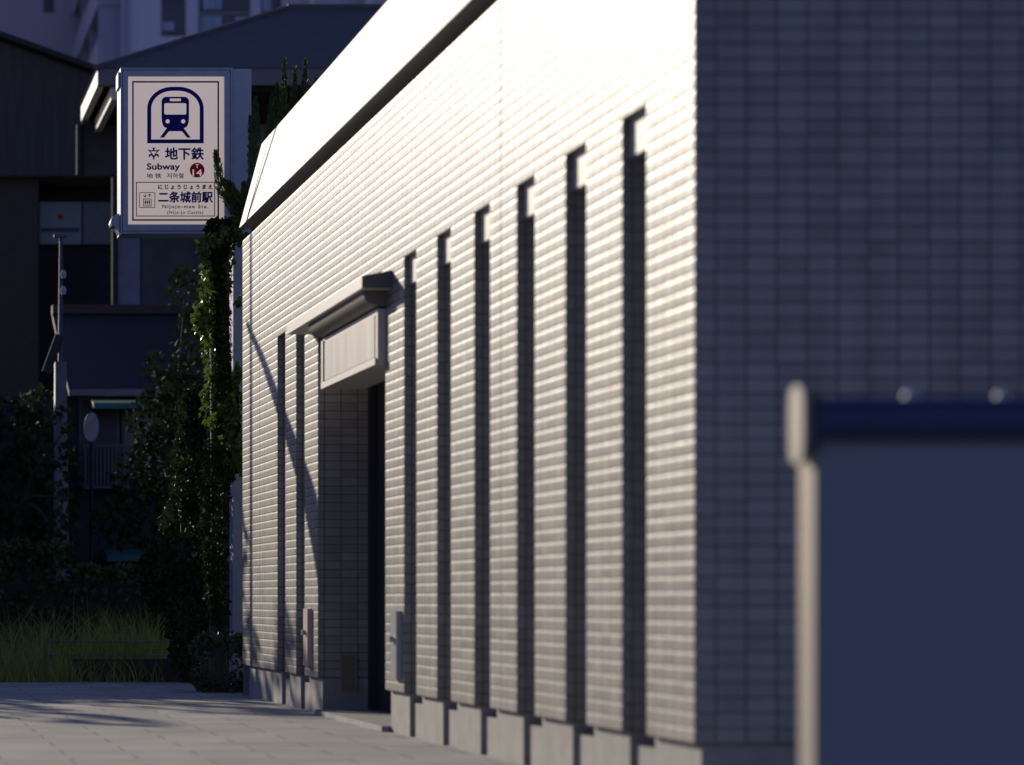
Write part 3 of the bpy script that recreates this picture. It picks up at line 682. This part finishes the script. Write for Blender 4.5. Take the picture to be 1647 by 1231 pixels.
# long dark hedge
hd = MB(); x_ = .4
for k in range(5200):
    xx = rnd.uniform(.2, 4.2); px = xx * F / 24.6 + VX
    zt_ = (1.22 if px < 120 else 1.02 - .0005 * (px - 120)) + .09 * noise.noise(Vector((xx * 3, 1, 0)))
    f_ = rnd.random()
    p = Vector((xx, 24.6 + rnd.uniform(-.05, .6), rnd.uniform(.1, zt_))) if f_ < .72 else Vector((xx, 24.6 + rnd.uniform(0, .7), zt_ + rnd.uniform(-.06, .05)))
    leaf(hd, p, rnd.uniform(.05, .10))
hdo = thing('hedge', 'long dark hedge across the back of the grass bed', 'hedge', (2, 24.9, 0))
hd.build('foliage', MT['leaf_hedge'], hdo)
m_ = MB(); m_.box(.2, 4.2, 24.75, 25.2, 0, .85); m_.build('shade_core', MT['black_wall'], hdo)  # solid black box standing for the shade inside the hedge

# grass
gm = MB()
def blade(x, y, h, lean, wd):
    a = rnd.uniform(0, 6.28); d = Vector((math.cos(a), math.sin(a) * .6, 0)); side = Vector((1, rnd.uniform(-.5, .5), 0)).normalized() * wd
    i = len(gm.v); n = 5
    for k in range(n):
        t = k / (n - 1); p = Vector((x, y, -.02 + h * (t - .22 * lean * t * t))) + d * lean * h * t * t
        wv = side * (1 - t ** 1.5) + side * .06; gm.v += [tuple(p - wv), tuple(p + wv)]
    for k in range(n - 1):
        gm.f.append((i + 2 * k, i + 2 * k + 1, i + 2 * k + 3, i + 2 * k + 2)); gm.uv.append([(0, 0)] * 4); gm.sm.append(True)
tufts = [(rnd.uniform(.7, 3.0), rnd.uniform(20.5, 23.8)) for _ in range(190)]
for tx, ty in tufts:
    big = rnd.random(); hmax = rnd.uniform(.25, .5) if big < .6 else rnd.uniform(.45, .72)
    px = tx * F / ty + VX
    if px > 290: hmax *= .6
    for _ in range(rnd.randint(12, 26)):
        blade(tx + rnd.gauss(0, .05), ty + rnd.gauss(0, .05), hmax * rnd.uniform(.45, 1.08), rnd.uniform(.05, .75), rnd.uniform(.003, .007))
for _ in range(2200): blade(rnd.uniform(.3, 3.2), rnd.uniform(20.4, 24.3), rnd.uniform(.08, .25), rnd.uniform(.2, .9), rnd.uniform(.003, .006))
for _ in range(420):
    bx_ = rnd.uniform(.5, 1.72) if rnd.random() < .8 else rnd.uniform(1.7, 2.5)
    blade(bx_, rnd.uniform(20.0, 20.2), rnd.uniform(.08, .34), rnd.uniform(.2, .95), rnd.uniform(.003, .006))
for _ in range(60):
    blade(rnd.uniform(.7, 2.7), rnd.uniform(20.6, 22.5), rnd.uniform(.6, .82), rnd.uniform(.1, .6), rnd.uniform(.003, .006))
go = gm.build('grass', MT['grass']); go['kind'] = 'stuff'
structure((lambda m_: m_.build('soil_bed', MT['soil']))(MB().box(-9, 14, 20.201, 30, -.10, -.01)))
e_ = MB(); A = P(118, 1060, 20.22); B = P(420, 1060, 20.22); e_.box(A.x, B.x, 20.22, 20.34, 0, A.z)
tag(e_.build('planter_edge', MT['brown_edge'], bevel=.008), 'low brown planter edging in front of the tall grass', 'edging')
rl_ = thing('low_rail_fence', 'thin low pipe rail fence standing in the tall grass', 'fence', (2.2, 21, 0))
zr = P(0, 1032, 21).z; m_ = MB(); m_.tube([(1.6, 21, zr), (3.2, 21, zr)], .008, 8); m_.tube([(1.6, 21, zr - .12), (3.2, 21, zr - .12)], .006, 8); m_.build('rail', MT['gutter'], rl_)
for xx in (1.62, 2.36, 3.1): m_ = MB(); m_.tube([(xx, 21, 0), (xx, 21, zr + .03)], .011, 8); m_.build('post', MT['gutter'], rl_)

# clipped shrub by the wall
cs = thing('clipped_shrub', 'small clipped round shrub at the foot of the blue sign post', 'shrub', (2.64, 17.95, 0))
m_ = MB()
for _ in range(3000):
    v = rv3().normalized(); v = Vector([abs(c_) ** .5 * (1 if c_ > 0 else -1) for c_ in v]); r_ = rnd.uniform(.8, 1.04)
    leaf(m_, Vector((2.66 + .21 * v.x * r_, 17.95 + .2 * v.y * r_, .22 + .22 * v.z * r_)), rnd.uniform(.02, .036))
m_.build('foliage', MT['leaf_box'], cs)
m_ = MB(); m_.tube([(2.66, 17.95, 0), (2.66, 17.95, .3)], [.05, .03], 8); m_.build('stem', MT['bark'], cs)

# ivy covered trunk beside the sign post
iv = thing('ivy_column', 'ivy covered dead trunk with sunlit hanging tendrils against the sign post', 'ivy', (2.72, 18.45, 0))
tx = P(352, 0, 18.45).x
m_ = MB(); m_.tube([(tx, 18.5, 0), (tx + .01, 18.5, 1.5), (tx - .02, 18.5, 3.35)], [.07, .065, .05], 10); m_.build('trunk', MT['bark'], iv)
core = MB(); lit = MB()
def ivp(x, y, dy=0): return P(x, y, 18.45 + dy)
def at_x(y, tab):
    for (ya_, va), (yb_, vb) in zip(tab, tab[1:]):
        if ya_ <= y <= yb_: return va + (vb - va) * (y - ya_) / (yb_ - ya_)
    return tab[-1][1]
left_tab = [(350, 335), (385, 331), (430, 342), (480, 340), (520, 336), (560, 345), (620, 342), (680, 340), (740, 328), (800, 324), (860, 326), (1000, 336)]
right_tab = [(350, 380), (385, 380), (400, 368), (470, 366), (560, 367), (610, 376), (640, 388), (750, 386), (790, 366), (1000, 364)]
for _ in range(6800):
    y = 352 + 650 * rnd.random() ** 1.35; xa, xb = at_x(y, left_tab), at_x(y, right_tab)
    x = rnd.uniform(xa, xb); th = (x - (xa + xb) / 2) / ((xb - xa) / 2 + .1); dd = -.16 * math.sqrt(max(0, 1 - th * th)) * rnd.choice((1, 1, 1, -1))
    leaf(core, ivp(x, y, dd), rnd.choice((.022, .03, .04, .055)) * rnd.uniform(.8, 1.2), Vector((0, 0, -.7)))
for _ in range(2600):
    y = rnd.uniform(380, 1060); q = P(rnd.uniform(338, 372), y, 19.6); q.y = rnd.uniform(19.45, 20.1); leaf(core, q, rnd.uniform(.03, .055), Vector((0, 0, -.7)))
core.build('foliage', MT['leaf_dark'], iv)  # shade in the ivy's core is put into a darker leaf colour
def tendril(pts, n, spread, s, mb):
    for _ in range(n):
        k = rnd.uniform(0, len(pts) - 1.001); i = int(k); t = k - i; x = pts[i][0] * (1 - t) + pts[i + 1][0] * t; y = pts[i][1] * (1 - t) + pts[i + 1][1] * t
        sp = spread * rnd.uniform(.3, 1)
        leaf(mb, ivp(x + rnd.gauss(0, sp), y + rnd.gauss(0, 4), rnd.uniform(-.28, -.05)), s * rnd.uniform(.6, 1.2), Vector((-.4, 0, -.9)), .9)
tendril([(338, 380), (330, 420), (336, 455), (330, 490), (322, 510), (330, 540)], 420, 7, .045, lit)
tendril([(340, 378), (350, 388), (360, 384)], 110, 6, .045, lit)
tendril([(316, 394), (330, 392)], 24, 2.5, .04, lit)
tendril([(328, 480), (314, 512), (322, 522), (330, 545)], 130, 4, .045, lit)
tendril([(331, 545), (328, 566), (337, 590), (332, 620), (325, 634), (335, 650), (328, 662)], 130, 3, .042, lit)
tendril([(370, 395), (376, 415), (368, 430), (366, 470)], 90, 4, .04, lit)
tendril([(344, 460), (342, 520), (341, 560)], 60, 2, .03, lit)
tendril([(388, 590), (380, 610), (376, 640)], 130, 6, .05, lit)
tendril([(380, 640), (370, 680), (376, 720), (384, 750)], 300, 9, .06, lit)
tendril([(335, 682), (352, 666), (366, 650)], 90, 4, .055, lit)
tendril([(384, 478), (388, 490)], 20, 3, .05, lit)
tendril([(350, 370), (380, 372), (392, 384)], 160, 7, .06, core if False else lit)
lit.build('tendril', MT['leaf_ivy_lit'], iv)

# juniper behind the parapet
ju = thing('juniper', 'spiky juniper rising behind the white parapet end with a branch across the sign', 'tree', (3.05, 18.3, 0))
m_ = MB(); m_.tube([(3.05, 18.3, 0), (3.0, 18.3, 2), (3.05, 18.3, 3.6)], [.09, .07, .03], 9); m_.build('trunk', MT['bark'], ju)
nd = MB()
def plume(pts, wid, n, D=18.2):
    """pointed plume of scale leaves along a pixel path"""
    V = [P(x, y, D) for x, y in pts]; W = wid * D / F
    for _ in range(n):
        k = rnd.random() ** .85 * (len(V) - 1.0001); i = int(k); t = k - i; c_ = V[i].lerp(V[i + 1], t); d = (V[i + 1] - V[i]).normalized()
        fr_ = k / (len(V) - 1); ww = W * (1 - fr_) ** .75 + .002
        o = rv3(); o -= d * o.dot(d); p = c_ + o * ww
        dirn = (d * 1.0 + o.normalized() * rnd.uniform(.1, .55)).normalized(); L_ = rnd.uniform(.03, .065) * (1 - .4 * fr_); s_ = dirn.cross(rv3()).normalized() * rnd.uniform(.003, .006)
        i2 = len(nd.v); nd.v += [tuple(p - s_ * .4), tuple(p + dirn * L_ * .5 + s_), tuple(p + dirn * L_), tuple(p + dirn * L_ * .5 - s_)]
        nd.f.append((i2, i2 + 1, i2 + 2, i2 + 3)); nd.uv.append([(0, 0)] * 4); nd.sm.append(False)
plume([(412, 330), (410, 220), (411, 160)], 14, 1300)
plume([(424, 320), (434, 230), (437, 155)], 14, 1200)
plume([(440, 320), (455, 200), (457, 98)], 13, 1400)
plume([(455, 320), (470, 200), (474, 112)], 13, 1300, 18.3)
plume([(470, 320), (488, 200), (491, 99)], 12, 1300)
plume([(485, 300), (503, 180), (507, 130)], 11, 900, 18.3)
plume([(435, 300), (447, 190), (445, 135)], 10, 700, 18.35)
plume([(418, 420), (405, 300), (402, 190)], 10, 900, 18.4)
for bp_ in ([(395, 370), (375, 330), (354, 300), (350, 262), (347, 246)], [(396, 360), (385, 325), (370, 300), (360, 292)], [(400, 372), (388, 345), (372, 322), (366, 310)], [(392, 340), (396, 315), (393, 297)]):
    plume(bp_, 12, 1100, 17.95)
nd.build('crown', MT['leaf_juniper'], ju)

# ---------------------------------------------------------------- beyond the left edge of the frame: unseen blockers added for shade, and the long shadow's tree
nh = thing('shade_blocker_house', 'unseen plain low house added to shade the grass bed', 'house', (-6, 29, 0))  # sun blocker added out of view to keep the bed in shade
m_ = MB(); m_.box(-14, -.3, 26, 34, 0, 3.4); m_.build('wall', MT['house_wall'], nh)
m_ = MB(); m_.prism([Vector((-14.2, 25.7, 3.401)), Vector((-14.2, 34.3, 3.401)), Vector((-14.2, 30, 4.5))], (14.0, 0, 0)); m_.build('roof', MT['roof'], nh)
st = thing('slender_tree', 'slender bare trunk with a drooping branch left of the grass bed', 'tree', (.5, 21.4, 0))
m_ = MB(); m_.tube([(.5, 21.4, 0), (.5, 21.4, 3), (.48, 21.45, 6)], [.03, .028, .022], 8)
m_.tube([(.48, 21.6, 4.3), (.5, 20.9, 3.97), (.5, 19.9, 3.40), (.5, 19.2, 2.98), (.5, 18.8, 2.62), (.5, 18.6, 2.3)], [.03, .05, .09, .13, .14, .10], 8)
m_.build('trunk', MT['bark'], st)
gt = thing('dapple_blocker_tree', 'unseen low tree crown added to dapple the sun on the wall', 'tree', (-3, 26, 0))  # leafy blocker added out of view for soft, broken shade
m_ = MB(); m_.tube([(-3, 25.6, 0), (-3, 25.6, 3.2)], [.12, .06], 8); m_.build('trunk', MT['bark'], gt)
m_ = MB()
for k in range(9): clump(m_, (-5.2 + k * .52, 25.6, 3.55 + .55 * math.sin(k * 1.7)), (.45, .3, .55), 170, .16)
m_.build('crown', MT['leaf_tree'], gt)
es = thing('post_shade_shrub', 'tall dark evergreen shrub added to keep the sun off the sign post', 'shrub', (2.66, 20.1, 0))  # added so its leaves block the sun on the post's left face
m_ = MB(); m_.tube([(2.66, 20.1, 0), (2.66, 20.1, 1.6)], [.04, .02], 8); m_.build('stem', MT['bark'], es)
m_ = MB()
for c_, r_ in (((2.68, 19.95, .5), (.17, .3, .5)), ((2.64, 20.0, 1.15), (.2, .3, .45)), ((2.68, 19.95, 1.75), (.14, .28, .4)), ((2.52, 20.7, .9), (.16, .25, .3)), ((2.72, 19.9, 2.2), (.1, .2, .25))): clump(m_, c_, r_, 1100, .055)
m_.build('foliage', MT['leaf_dark'], es)
